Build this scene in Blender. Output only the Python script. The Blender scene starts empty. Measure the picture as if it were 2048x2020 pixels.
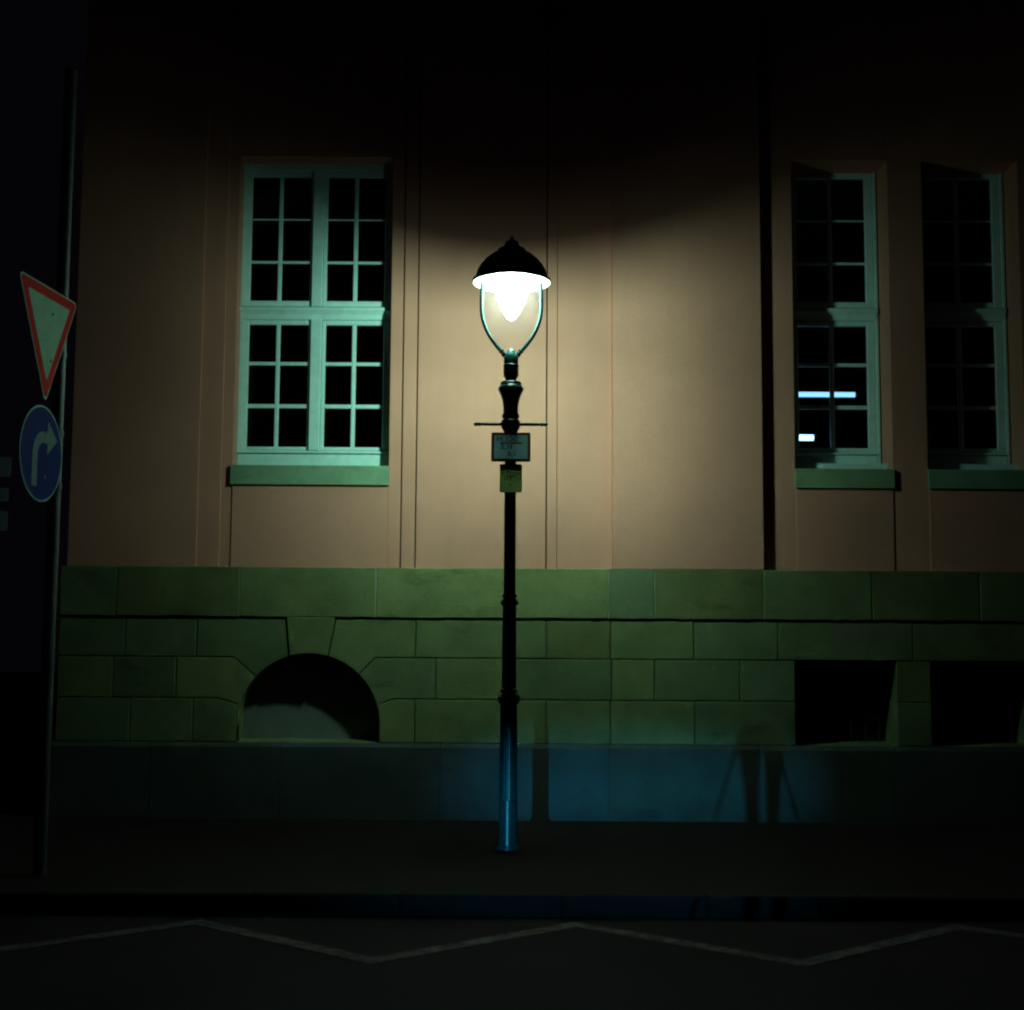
import bpy, math, random
from mathutils import Matrix, Vector, Euler
random.seed(7)
R = math.radians
sc = bpy.context.scene

# ---------------------------------------------------------------- camera
CAM = Vector((0.0, -12.0, 1.43))
FPX = 2813.0                     # focal length in photo pixels (photo 2048 x 2020)
cam_d = bpy.data.cameras.new('camera')
cam_d.sensor_width = 36.0
cam_d.lens = 36.0 * FPX / 2048.0
cam_d.clip_end = 500.0
cam_d.dof.use_dof = True
cam_d.dof.focus_distance = 10.2
cam_d.dof.aperture_fstop = 1.3
cam = bpy.data.objects.new('camera', cam_d)
sc.collection.objects.link(cam)
TILT, ROLL = 5.77, 0.37
CR = Matrix.Rotation(R(90 + TILT), 3, 'X') @ Matrix.Rotation(R(ROLL), 3, 'Z')
cam.matrix_world = Matrix.Translation(CAM) @ CR.to_4x4()
sc.camera = cam

# ---------------------------------------------------------------- night sky, light from the street
world = bpy.data.worlds.new('World')
sc.world = world
world.use_nodes = True
wbg = world.node_tree.nodes['Background']
wbg.inputs[0].default_value = (0.55, 0.38, 0.75, 1)
wbg.inputs[1].default_value = 0.0022
# a passing vehicle's bluish low beam, far behind the camera, washes the foot of the wall
hd = bpy.data.lights.new('low_beam', 'SPOT')
hd.energy = 380000
hd.color = (0.04, 0.58, 1.0)
hd.shadow_soft_size = 0.35
HB = Vector((-22.1, -140.0, 0.6))
HT = Vector((1.0, 0.0, 0.27))
hd.spot_size = 2 * math.atan(1.55 / 141.9)
hd.spot_blend = 0.30
ho = bpy.data.objects.new('low_beam', hd)
sc.collection.objects.link(ho)
ho.location = HB
ho.rotation_euler = (HT - HB).to_track_quat('-Z', 'Y').to_euler()
ho.scale = (1.0, 0.225, 1.0)          # a low beam is wide and flat

LAMP_COLOR = (0.53, 1.0, 0.77)
LAMP_STRENGTH = 22.0
LAMP_POWER = 238.0

sc.view_settings.view_transform = 'Standard'
sc.view_settings.look = 'None'
sc.view_settings.exposure = 0.0
sc.view_settings.gamma = 1.0
sc.view_settings.use_curve_mapping = False
sc.render.engine = 'CYCLES'
cy = sc.cycles
cy.use_denoising = True
cy.pixel_filter_type = 'BLACKMAN_HARRIS'
cy.filter_width = 2.1
try:
    cy.denoiser = 'OPENIMAGEDENOISE'
except Exception:
    pass
cy.max_bounces = 6
cy.diffuse_bounces = 2
cy.glossy_bounces = 3
cy.transparent_max_bounces = 12
cy.caustics_reflective = False
cy.caustics_refractive = False
cy.sample_clamp_indirect = 6.0


def P(px, py, Y):
    """photo pixel -> point on the upright plane y = Y"""
    d = CR @ Vector(((px - 1024) / FPX, (1010 - py) / FPX, -1.0))
    t = (Y - CAM.y) / d.y
    return CAM + d * t


def PG(px, py, z):
    """photo pixel -> point on the level plane z"""
    d = CR @ Vector(((px - 1024) / FPX, (1010 - py) / FPX, -1.0))
    t = (z - CAM.z) / d.z
    return CAM + d * t


def X(px, py, Y): return P(px, py, Y).x
def Z(px, py, Y): return P(px, py, Y).z


# ---------------------------------------------------------------- materials
def nmat(name):
    m = bpy.data.materials.new(name)
    m.use_nodes = True
    nt = m.node_tree
    return m, nt, nt.nodes['Principled BSDF']


def ramp(nt, fac, stops):
    r = nt.nodes.new('ShaderNodeValToRGB')
    e = r.color_ramp.elements
    while len(e) < len(stops):
        e.new(0.5)
    for i, (p, c) in enumerate(stops):
        e[i].position = p
        e[i].color = (*c, 1)
    nt.links.new(fac, r.inputs[0])
    return r.outputs[0]


def noise(nt, scale, detail=4, rough=0.55, vec=None):
    n = nt.nodes.new('ShaderNodeTexNoise')
    n.inputs['Scale'].default_value = scale
    n.inputs['Detail'].default_value = detail
    n.inputs['Roughness'].default_value = rough
    if vec:
        nt.links.new(vec, n.inputs['Vector'])
    return n.outputs[0]


def geo_pos(nt):
    return nt.nodes.new('ShaderNodeNewGeometry').outputs['Position']


def mixc(nt, mode, fac, a, b):
    m = nt.nodes.new('ShaderNodeMix')
    m.data_type = 'RGBA'
    m.blend_type = mode
    if isinstance(fac, float):
        m.inputs[0].default_value = fac
    else:
        nt.links.new(fac, m.inputs[0])
    for s, v in ((m.inputs[6], a), (m.inputs[7], b)):
        if isinstance(v, tuple):
            s.default_value = (*v, 1)
        else:
            nt.links.new(v, s)
    return m.outputs[2]


def bump(nt, bsdf, h, strength, dist=0.01):
    b = nt.nodes.new('ShaderNodeBump')
    b.inputs['Strength'].default_value = strength
    b.inputs['Distance'].default_value = dist
    nt.links.new(h, b.inputs['Height'])
    nt.links.new(b.outputs[0], bsdf.inputs['Normal'])


def plain(name, col, rough=0.6, metal=0.0, var=0.12, sc_=9.0, bmp=0.0):
    m, nt, b = nmat(name)
    pos = geo_pos(nt)
    n = noise(nt, sc_, 5, 0.6, pos)
    dark = tuple(c * (1 - var) for c in col)
    lite = tuple(min(1, c * (1 + var)) for c in col)
    nt.links.new(ramp(nt, n, [(0.3, dark), (0.7, lite)]), b.inputs['Base Color'])
    b.inputs['Roughness'].default_value = rough
    b.inputs['Metallic'].default_value = metal
    if bmp:
        bump(nt, b, noise(nt, 60, 4, 0.6, pos), bmp, 0.003)
    return m


def plaster_mat(name, col):
    m, nt, b = nmat(name)
    pos = geo_pos(nt)
    broad = ramp(nt, noise(nt, 0.9, 5, 0.6, pos), [(0.3, tuple(c * 0.87 for c in col)), (0.7, tuple(c * 1.07 for c in col))])
    # faint rain streaks, stretched downwards
    mp = nt.nodes.new('ShaderNodeMapping')
    mp.inputs['Scale'].default_value = (5.0, 5.0, 0.35)
    nt.links.new(pos, mp.inputs[0])
    st = ramp(nt, noise(nt, 1.6, 4, 0.6, mp.outputs[0]), [(0.35, (0.965, 0.965, 0.965)), (0.65, (1, 1, 1))])
    c = mixc(nt, 'MULTIPLY', 1.0, broad, st)
    fine = ramp(nt, noise(nt, 160, 3, 0.7, pos), [(0.3, (0.80, 0.81, 0.80)), (0.7, (1.12, 1.11, 1.12))])
    c = mixc(nt, 'MULTIPLY', 1.0, c, fine)
    nt.links.new(c, b.inputs['Base Color'])
    b.inputs['Roughness'].default_value = 0.92
    b.inputs['Specular IOR Level'].default_value = 0.15
    bump(nt, b, noise(nt, 220, 4, 0.65, pos), 0.5, 0.003)
    return m


def stone_mat(name, a, c, bmp=0.6):
    m, nt, b = nmat(name)
    pos = geo_pos(nt)
    oi = nt.nodes.new('ShaderNodeObjectInfo')
    mid = tuple((p + q) / 2 for p, q in zip(a, c))
    per = ramp(nt, oi.outputs['Random'], [(0.0, a), (0.3, (mid[0] * 0.9, mid[1] * 0.98, mid[2] * 1.2)), (0.6, mid), (0.8, c), (1.0, (a[0] * 1.05, a[1] * 0.9, a[2] * 0.8))])
    blot = ramp(nt, noise(nt, 3.2, 6, 0.62, pos), [(0.28, (0.68, 0.72, 0.66)), (0.62, (1.08, 1.05, 1.0))])
    col = mixc(nt, 'MULTIPLY', 1.0, per, blot)
    grain = ramp(nt, noise(nt, 90, 5, 0.75, pos), [(0.3, (0.74, 0.74, 0.74)), (0.7, (1.14, 1.14, 1.14))])
    col = mixc(nt, 'MULTIPLY', 1.0, col, grain)
    # sparse sooty stains
    mp = nt.nodes.new('ShaderNodeMapping')
    mp.inputs['Scale'].default_value = (0.8, 1.0, 2.2)
    nt.links.new(pos, mp.inputs[0])
    soot = ramp(nt, noise(nt, 1.7, 5, 0.7, mp.outputs[0]), [(0.60, (1, 1, 1)), (0.74, (0.5, 0.46, 0.44))])
    col = mixc(nt, 'MULTIPLY', 0.85, col, soot)
    nt.links.new(col, b.inputs['Base Color'])
    b.inputs['Roughness'].default_value = 0.9
    b.inputs['Specular IOR Level'].default_value = 0.2
    bump(nt, b, noise(nt, 70, 6, 0.75, pos), bmp, 0.006)
    return m


M = {}
M['plaster'] = plaster_mat('salmon_plaster', (0.69, 0.305, 0.222))
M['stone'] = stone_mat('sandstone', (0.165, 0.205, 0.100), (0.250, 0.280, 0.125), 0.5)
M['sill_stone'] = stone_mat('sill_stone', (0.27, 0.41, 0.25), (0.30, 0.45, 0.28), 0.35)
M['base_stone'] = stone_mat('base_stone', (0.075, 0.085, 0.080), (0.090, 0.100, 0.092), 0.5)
M['mortar_dark'] = plain('dark_mortar', (0.05, 0.048, 0.04), 0.95)
M['mortar_light'] = plain('light_mortar', (0.30, 0.31, 0.24), 0.95)
M['frame'] = plain('white_window_paint', (0.60, 0.88, 0.84), 0.5, var=0.09, sc_=11)
M['post'] = plain('dark_green_lamp_paint', (0.017, 0.066, 0.070), 0.28, var=0.25, sc_=22, bmp=0.25)
M['hood_out'] = plain('black_hood_paint', (0.015, 0.03, 0.035), 0.4, var=0.2)
M['enamel'] = plain('white_enamel', (0.8, 0.8, 0.78), 0.35, var=0.03)
M['sign_white'] = plain('white_sign_sheet', (0.36, 0.62, 0.48), 0.5, var=0.08)
M['sign_red'] = plain('red_sign_sheet', (0.62, 0.022, 0.02), 0.5, var=0.12)
M['sign_blue'] = plain('blue_sign_sheet', (0.006, 0.02, 0.17), 0.42, var=0.12)
M['sign_yellow'] = plain('yellow_plate', (0.28, 0.34, 0.10), 0.5, var=0.15)
M['plate_white'] = plain('pale_plate', (0.45, 0.66, 0.72), 0.45, var=0.1)
M['plate_red'] = plain('dull_red_rim', (0.16, 0.03, 0.03), 0.5, var=0.15)
M['ink'] = plain('black_ink', (0.01, 0.012, 0.012), 0.6, var=0.1)
M['galv'] = plain('galvanised_steel', (0.15, 0.17, 0.18), 0.5, 0.5, var=0.12, sc_=20)
M['iron'] = plain('black_iron', (0.02, 0.02, 0.02), 0.6, var=0.2)
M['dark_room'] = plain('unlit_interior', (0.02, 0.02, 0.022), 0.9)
M['board'] = plain('grey_boards', (0.17, 0.19, 0.17), 0.8, var=0.15, sc_=4, bmp=0.4)
M['tube_housing'] = plain('grey_tube_housing', (0.3, 0.32, 0.35), 0.5)
M['cloth'] = plain('dark_coat', (0.02, 0.02, 0.03), 0.9)
M['skin'] = plain('skin', (0.45, 0.28, 0.2), 0.6, var=0.05)
M['hair'] = plain('dark_hair', (0.03, 0.02, 0.015), 0.7)


for k in ('sign_white', 'sign_red', 'sign_blue', 'sign_yellow', 'plate_white', 'plate_red', 'ink'):
    b_ = M[k].node_tree.nodes['Principled BSDF']
    b_.inputs['Roughness'].default_value = 0.75
    b_.inputs['Specular IOR Level'].default_value = 0.12


def emit(name, col, s):
    m, nt, b = nmat(name)
    b.inputs['Base Color'].default_value = (0, 0, 0, 1)
    b.inputs['Emission Color'].default_value = (*col, 1)
    b.inputs['Emission Strength'].default_value = s
    return m


def burner_mat():
    m = bpy.data.materials.new('lit_burner_glass')
    m.use_nodes = True
    nt = m.node_tree
    nt.nodes.clear()
    o = nt.nodes.new('ShaderNodeOutputMaterial')
    a = nt.nodes.new('ShaderNodeAddShader')
    t = nt.nodes.new('ShaderNodeBsdfTransparent')
    t.inputs[0].default_value = (0.85, 0.85, 0.85, 1)
    e = nt.nodes.new('ShaderNodeEmission')
    e.inputs[0].default_value = (*LAMP_COLOR, 1)
    e.inputs[1].default_value = LAMP_STRENGTH
    nt.links.new(t.outputs[0], a.inputs[0])
    nt.links.new(e.outputs[0], a.inputs[1])
    nt.links.new(a.outputs[0], o.inputs[0])
    return m


M['burner'] = burner_mat()
M['tube'] = emit('lit_tube', (0.28, 0.62, 1.0), 1.9)
M['tube_hot'] = emit('bright_lit_tube', (0.42, 0.74, 1.0), 4.5)


def glass_mat():
    m = bpy.data.materials.new('window_glass')
    m.use_nodes = True
    nt = m.node_tree
    nt.nodes.clear()
    o = nt.nodes.new('ShaderNodeOutputMaterial')
    t = nt.nodes.new('ShaderNodeBsdfTransparent')
    t.inputs[0].default_value = (0.86, 0.92, 0.92, 1)
    g = nt.nodes.new('ShaderNodeBsdfGlossy')
    g.inputs['Roughness'].default_value = 0.04
    f = nt.nodes.new('ShaderNodeFresnel')
    f.inputs[0].default_value = 1.5
    b = nt.nodes.new('ShaderNodeBump')
    b.inputs['Strength'].default_value = 0.04
    nt.links.new(noise(nt, 3.0, 2, 0.5, geo_pos(nt)), b.inputs['Height'])
    nt.links.new(b.outputs[0], g.inputs['Normal'])
    mx = nt.nodes.new('ShaderNodeMixShader')
    nt.links.new(f.outputs[0], mx.inputs[0])
    nt.links.new(t.outputs[0], mx.inputs[1])
    nt.links.new(g.outputs[0], mx.inputs[2])
    nt.links.new(mx.outputs[0], o.inputs[0])
    return m


M['glass'] = glass_mat()


def glow_glass():
    m = bpy.data.materials.new('lantern_glow_glass')
    m.use_nodes = True
    nt = m.node_tree
    nt.nodes.clear()
    o = nt.nodes.new('ShaderNodeOutputMaterial')
    t = nt.nodes.new('ShaderNodeBsdfTransparent')
    t.inputs[0].default_value = (0.97, 0.97, 0.97, 1)
    d = nt.nodes.new('ShaderNodeBsdfTranslucent')
    d.inputs[0].default_value = (0.95, 0.60, 0.62, 1)  # pinkish scatter colour, puts the lamp's bloom into the bowl
    f = ramp(nt, noise(nt, 9.0, 4, 0.6, geo_pos(nt)), [(0.3, (0.020, 0.020, 0.020)), (0.7, (0.032, 0.032, 0.032))])
    mx = nt.nodes.new('ShaderNodeMixShader')
    nt.links.new(f, mx.inputs[0])
    nt.links.new(t.outputs[0], mx.inputs[1])
    nt.links.new(d.outputs[0], mx.inputs[2])
    nt.links.new(mx.outputs[0], o.inputs[0])
    return m


M['bowl'] = glow_glass()


def ground_mat(name, col, tint):
    m, nt, b = nmat(name)
    pos = geo_pos(nt)
    c1 = ramp(nt, noise(nt, 0.7, 6, 0.6, pos), [(0.3, tuple(c * 0.7 for c in col)), (0.7, tint)])
    c2 = ramp(nt, noise(nt, 130, 3, 0.8, pos), [(0.35, (0.6, 0.6, 0.6)), (0.7, (1.3, 1.3, 1.3))])
    nt.links.new(mixc(nt, 'MULTIPLY', 1.0, c1, c2), b.inputs['Base Color'])
    b.inputs['Roughness'].default_value = 0.85
    b.inputs['Specular IOR Level'].default_value = 0.2
    bump(nt, b, noise(nt, 120, 3, 0.8, pos), 0.6, 0.006)
    return m


M['asphalt'] = ground_mat('asphalt', (0.020, 0.009, 0.018), (0.034, 0.015, 0.030))
M['paving'] = ground_mat('footway_paving', (0.018, 0.010, 0.010), (0.030, 0.017, 0.017))
M['kerb'] = ground_mat('kerb_stone', (0.016, 0.015, 0.016), (0.026, 0.024, 0.025))


def paint_mat():
    m, nt, b = nmat('worn_road_paint')
    pos = geo_pos(nt)
    c = ramp(nt, noise(nt, 14, 7, 0.75, pos), [(0.42, (0.022, 0.012, 0.02)), (0.66, (0.22, 0.16, 0.175))])
    nt.links.new(c, b.inputs['Base Color'])
    b.inputs['Roughness'].default_value = 0.8
    return m


M['paint'] = paint_mat()


# ---------------------------------------------------------------- mesh helpers
class MB:
    def __init__(s):
        s.v, s.f = [], []

    def add(s, vs, fs):
        o = len(s.v)
        s.v += [tuple(v) for v in vs]
        s.f += [tuple(i + o for i in f) for f in fs]
        return s

    def box(s, x0, x1, y0, y1, z0, z1, c=0.0):
        """box; c > 0 chamfers its front (low y) edges"""
        x0, x1 = min(x0, x1), max(x0, x1)
        z0, z1 = min(z0, z1), max(z0, z1)
        if c <= 0:
            vs = [(x, y, z) for y in (y0, y1) for x, z in ((x0, z0), (x1, z0), (x1, z1), (x0, z1))]
            fs = [(0, 1, 2, 3), (7, 6, 5, 4), (0, 4, 5, 1), (1, 5, 6, 2), (2, 6, 7, 3), (3, 7, 4, 0)]
            return s.add(vs, fs)
        return s.prism([(x0, z0), (x1, z0), (x1, z1), (x0, z1)], y0, y1, c)

    def prism(s, poly, y0, y1, c=0.0):
        """upright polygon in x, z (counter-clockwise seen from the street), extruded from y0 (front) to y1"""
        n = len(poly)
        rings = []
        if c > 0:
            ins = []
            for i in range(n):
                a, b, d = Vector(poly[i - 1]), Vector(poly[i]), Vector(poly[(i + 1) % n])
                e1, e2 = (b - a), (d - b)
                if e1.length < 1e-9 or e2.length < 1e-9:
                    ins.append(tuple(b)); continue
                e1.normalize(); e2.normalize()
                n1, n2 = Vector((-e1.y, e1.x)), Vector((-e2.y, e2.x))
                k = n1 + n2
                q = k.length_squared
                k = k * (2.0 / q) if q > 0.3 else n1
                if k.length > 2.2:
                    k = k.normalized() * 2.2
                ins.append(tuple(b + k * c))
            rings.append([(x, y0, z) for x, z in ins])
            rings.append([(x, y0 + c, z) for x, z in poly])
        else:
            rings.append([(x, y0, z) for x, z in poly])
        rings.append([(x, y1, z) for x, z in poly])
        vs = [v for r in rings for v in r]
        fs = [tuple(range(n))]
        for k in range(len(rings) - 1):
            for i in range(n):
                j = (i + 1) % n
                fs.append((k * n + i, (k + 1) * n + i, (k + 1) * n + j, k * n + j))
        fs.append(tuple(reversed(range((len(rings) - 1) * n, len(rings) * n))))
        return s.add(vs, fs)

    def profile_x(s, prof, x0, x1):
        """a moulding: closed profile in y, z run along x"""
        n = len(prof)
        vs = [(x0, y, z) for y, z in prof] + [(x1, y, z) for y, z in prof]
        fs = [tuple(range(n)), tuple(reversed(range(n, 2 * n)))]
        fs += [(i, i + n, (i + 1) % n + n, (i + 1) % n) for i in range(n)]
        return s.add(vs, fs)

    def lathe(s, prof, cx=0, cy_=0, seg=32, close=True, flute=0, depth=0.0):
        n = len(prof)
        vs, fs = [], []
        for r, z in prof:
            for k in range(seg):
                a = 2 * math.pi * k / seg
                rr = r * (1 - depth * (0.5 + 0.5 * math.cos(a * flute))) if flute else r
                vs.append((cx + rr * math.cos(a), cy_ + rr * math.sin(a), z))
        for i in range(n - 1):
            for k in range(seg):
                l = (k + 1) % seg
                fs.append((i * seg + k, i * seg + l, (i + 1) * seg + l, (i + 1) * seg + k))
        if close:
            fs.append(tuple(reversed(range(seg))))
            fs.append(tuple(range((n - 1) * seg, n * seg)))
        return s.add(vs, fs)

    def tube(s, pts, r, seg=12, cap=True):
        pts = [Vector(p) for p in pts]
        rs = r if isinstance(r, (list, tuple)) else [r] * len(pts)
        vs, fs = [], []
        prev = None
        for i, p in enumerate(pts):
            d = (pts[min(i + 1, len(pts) - 1)] - pts[max(i - 1, 0)]).normalized()
            if prev is None:
                u = d.cross(Vector((0, 1, 0.13))).normalized()
            else:
                u = (prev - d * prev.dot(d)).normalized()
            prev = u
            w = d.cross(u)
            for k in range(seg):
                a = 2 * math.pi * k / seg
                vs.append(p + (u * math.cos(a) + w * math.sin(a)) * rs[i])
        for i in range(len(pts) - 1):
            for k in range(seg):
                l = (k + 1) % seg
                fs.append((i * seg + k, i * seg + l, (i + 1) * seg + l, (i + 1) * seg + k))
        if cap:
            fs.append(tuple(reversed(range(seg))))
            fs.append(tuple(range((len(pts) - 1) * seg, len(pts) * seg)))
        return s.add(vs, fs)

    def build(s, name, mat, parent=None, smooth=False, xf=None):
        me = bpy.data.meshes.new(name)
        off = Vector((0, 0, 0))
        q = parent
        while q is not None:
            off += q.location
            q = q.parent
        vs = [Vector(v) for v in s.v]
        if xf is not None:
            vs = [xf @ v for v in vs]
        me.from_pydata([tuple(v - off) for v in vs], [], s.f)
        me.validate()
        me.update()
        # outward normals
        import bmesh
        bm = bmesh.new(); bm.from_mesh(me)
        bmesh.ops.recalc_face_normals(bm, faces=bm.faces)
        bm.to_mesh(me); bm.free()
        if smooth:
            me.polygons.foreach_set('use_smooth', [True] * len(me.polygons))
            try:
                me.set_sharp_from_angle(angle=R(38))
            except Exception:
                pass
        me.materials.append(mat)
        o = bpy.data.objects.new(name, me)
        sc.collection.objects.link(o)
        o.parent = parent
        return o


def thing(name, label, cat, loc=(0, 0, 0), group=None):
    o = bpy.data.objects.new(name, None)
    sc.collection.objects.link(o)
    o.location = loc
    o.empty_display_size = 0.2
    o['label'] = label
    o['category'] = cat
    if group:
        o['group'] = group
    return o


def part_empty(name, parent):
    o = bpy.data.objects.new(name, None)
    sc.collection.objects.link(o)
    o.parent = parent
    return o


def text(body, size, loc, rot, mat, parent, name='lettering', xf=None):
    cu = bpy.data.curves.new(name, 'FONT')
    cu.body = body
    cu.size = size
    cu.extrude = 0.0004
    cu.align_x = 'CENTER'
    cu.align_y = 'CENTER'
    cu.materials.append(mat)
    o = bpy.data.objects.new(name, cu)
    sc.collection.objects.link(o)
    off = Vector((0, 0, 0))
    q = parent
    while q is not None:
        off += q.location
        q = q.parent
    dg = bpy.context.evaluated_depsgraph_get()
    me = bpy.data.meshes.new_from_object(o.evaluated_get(dg))
    bpy.data.objects.remove(o)
    m = Matrix.Translation(Vector(loc)) @ Euler(rot).to_matrix().to_4x4()
    if xf is not None:
        m = xf @ m
    me.transform(Matrix.Translation(-off) @ m)
    o = bpy.data.objects.new(name, me)
    sc.collection.objects.link(o)
    o.parent = parent
    return o


# ---------------------------------------------------------------- ground
GZ = 0.0
ROAD_Z = GZ - 0.12
KERB_Y = -3.55
g = MB().box(-60, 60, KERB_Y, 60, -0.45, GZ).build('pavement', M['paving']); g['kind'] = 'structure'
g = MB().box(-60, 60, KERB_Y - 0.12, KERB_Y - 0.003, -0.45, -0.012).build('kerb', M['kerb']); g['kind'] = 'structure'
kr = random.Random(3)
kx = -6.0
while kx < 6.0:
    kl = kr.uniform(0.82, 1.04)
    MB().box(kx + 0.004, kx + kl - 0.004, KERB_Y - 0.14 + kr.uniform(-0.004, 0.004), KERB_Y - 0.006, -0.011 - 0.15, 0.003 + kr.uniform(-0.003, 0.003), 0.012).build('kerb_stone', M['kerb'], g)
    kx += kl
g = MB().box(-60, 60, -120, KERB_Y - 0.14, -0.5, ROAD_Z).build('road', M['asphalt']); g['kind'] = 'structure'

# zigzag no-parking line painted on the road
zz = [(240, 1868), (392, 1847), (742, 1926), (1150, 1845), (1600, 1921), (1830, 1880), (2110, 1838)]
pts = [PG(x, y, ROAD_Z + 0.004) for x, y in zz]
pk = sum(pts[i].y for i in (1, 3)) / 2
tr = sum(pts[i].y for i in (2, 4)) / 2
P1, P2, P3, P4 = pts[1].x, pts[2].x, pts[3].x, pts[4].x
step = (P4 - P1) / 3
zpts = [Vector((P1 - 2 * step, pk, 0)), Vector((P1 - step, tr, 0)), Vector((P1, pk, 0)), Vector((P2, tr, 0)), Vector((P3, pk, 0)), Vector((P4, tr, 0)),
        Vector((P4 + step, pk, 0)), Vector((P4 + 2 * step, tr, 0))]
mb = MB()
n = len(zpts)
left, right = [], []
HWID = 0.055
for i, p in enumerate(zpts):
    a = (p - zpts[i - 1]).normalized() if i else (zpts[1] - p).normalized()
    b = (zpts[i + 1] - p).normalized() if i < n - 1 else a
    n1, n2 = Vector((-a.y, a.x, 0)), Vector((-b.y, b.x, 0))
    k = (n1 + n2)
    k = k * (2 / k.length_squared)
    left.append(p + k * HWID); right.append(p - k * HWID)
vs = [(q.x, q.y, ROAD_Z + 0.004) for q in left] + [(q.x, q.y, ROAD_Z + 0.004) for q in right]
mb.add(vs, [(i, i + 1, n + i + 1, n + i) for i in range(n - 1)])
g = mb.build('road_marking', M['paint']); g['kind'] = 'structure'

# ---------------------------------------------------------------- the building
YP = -0.10           # face of the plinth
L0, L1, L2 = 0.0, -0.025, -0.05
YB = 0.50            # back of the masonry
ZTOP = 9.2
zcap = Z(1024, 1137, YP)                       # top of the plinth
bld = thing('building', 'salmon plastered town building on a coursed sandstone plinth with white mullioned windows', 'building', (0, 0, 0))

D = 1.0600  # displayed -> photo pixels


def dx(d, y=1090, Y=0.0):
    return X(d * 1.06, y, Y)


xa, xb, xc = dx(131), dx(373), dx(415)
xw0, xw1 = X(465, 960, 0), X(777, 960, 0)      # left window opening
xd, xe, xf_, xg, xh, xi = dx(757), dx(785), dx(1029), dx(1050), dx(1155), dx(1438)
xr0, xr1 = X(1591, 960, 0), X(1786, 960, 0)
PITCH = X(1857, 960, 0) - xr0
xs0, xs1 = xr0 + PITCH, xr1 + PITCH
XEND = xs1 + 2.4
zsill0, zsill1 = Z(620, 969, -0.03), Z(620, 930.5, -0.03)
zhead = Z(620, 314, 0.0)
GAP = 0.011


def wall_box(x0, x1, y0, z0, z1, name='wall_panel', c=0.004):
    return MB().box(x0, x1, y0, YB, z0, z1, c).build(name, M['plaster'], bld)


ZB = zcap - 0.05
wall_box(xa, xb, L2, ZB, ZTOP, 'pilaster')
wall_box(xb, xc, L1, ZB, ZTOP, 'pilaster_edge')
# bay with the wide window
wall_box(xc, xw0, L0, ZB, ZTOP)
wall_box(xw1, xd - GAP, L0, ZB, ZTOP)
wall_box(xw0, xw1, L0 - 0.011, ZB, zsill0, 'spandrel')
wall_box(xw0, xw1, L0, zhead, ZTOP, 'lintel')
wall_box(xd, xe - GAP, L1, ZB, ZTOP, 'pilaster_edge')
wall_box(xe, xf_, L2, ZB, ZTOP, 'pilaster')
wall_box(xf_ + GAP, xg, L1, ZB, ZTOP, 'pilaster_edge')
wall_box(xg, xh, L0, ZB, ZTOP)
wall_box(xh, xi, YP + 0.002, zcap - 0.0, ZTOP, 'pilaster', 0.006)
# bay with the two narrow windows
wall_box(xi, xr0, L0, ZB, ZTOP)
wall_box(xr1, xs0, L0, ZB, ZTOP)
wall_box(xs1, XEND, L0, ZB, ZTOP)
for u0, u1 in ((xr0, xr1), (xs0, xs1)):
    wall_box(u0, u1, L0 - 0.011, ZB, zsill0, 'spandrel')
    wall_box(u0, u1, L0, zhead, ZTOP, 'lintel')
# recessed joints behind the gaps
for u in (xd - GAP, xe - GAP, xf_):
    MB().box(u - 0.0, u + GAP, 0.03, YB - 0.01, ZB, ZTOP).build('wall_joint', M['mortar_dark'], bld)
# flank wall, roof slab and unlit rooms
MB().box(xa, xa + 0.4, YB, 9.0, 0, ZTOP).build('flank_wall', M['plaster'], bld)
MB().box(xa - 0.2, XEND + 0.2, -0.35, 9.2, ZTOP, ZTOP + 0.3, 0.03).build('cornice', M['stone'], bld)
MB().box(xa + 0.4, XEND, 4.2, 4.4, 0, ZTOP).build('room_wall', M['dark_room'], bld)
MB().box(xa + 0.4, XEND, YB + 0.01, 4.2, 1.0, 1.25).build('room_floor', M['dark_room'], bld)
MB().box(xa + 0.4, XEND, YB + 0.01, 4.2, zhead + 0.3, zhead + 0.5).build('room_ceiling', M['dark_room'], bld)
MB().box(XEND - 0.3, XEND, YB, 9.0, 0, ZTOP).build('flank_wall', M['plaster'], bld)
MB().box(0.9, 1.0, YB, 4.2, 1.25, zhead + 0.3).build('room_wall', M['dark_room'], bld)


def sill(x0, x1, name='window_sill'):
    y = -0.036
    yb = 0.17
    prof = [(y, zsill0), (yb, zsill0), (yb, zsill1 + 0.012), (y + 0.008, zsill1), (y, zsill1 - 0.006)]
    return MB().profile_x(prof, x0, x1).build(name, M['sill_stone'], bld)


# ---- windows
YPX_L = dict(head=314, u0=355, u1=(437.5, 440.5), u2=(522, 527), u3=602, t0=614, t1=640, l0=650, l1=(724, 731), l2=(808.5, 816.5), l3=894,
             rail=905, b0=909, b1=930)


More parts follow.
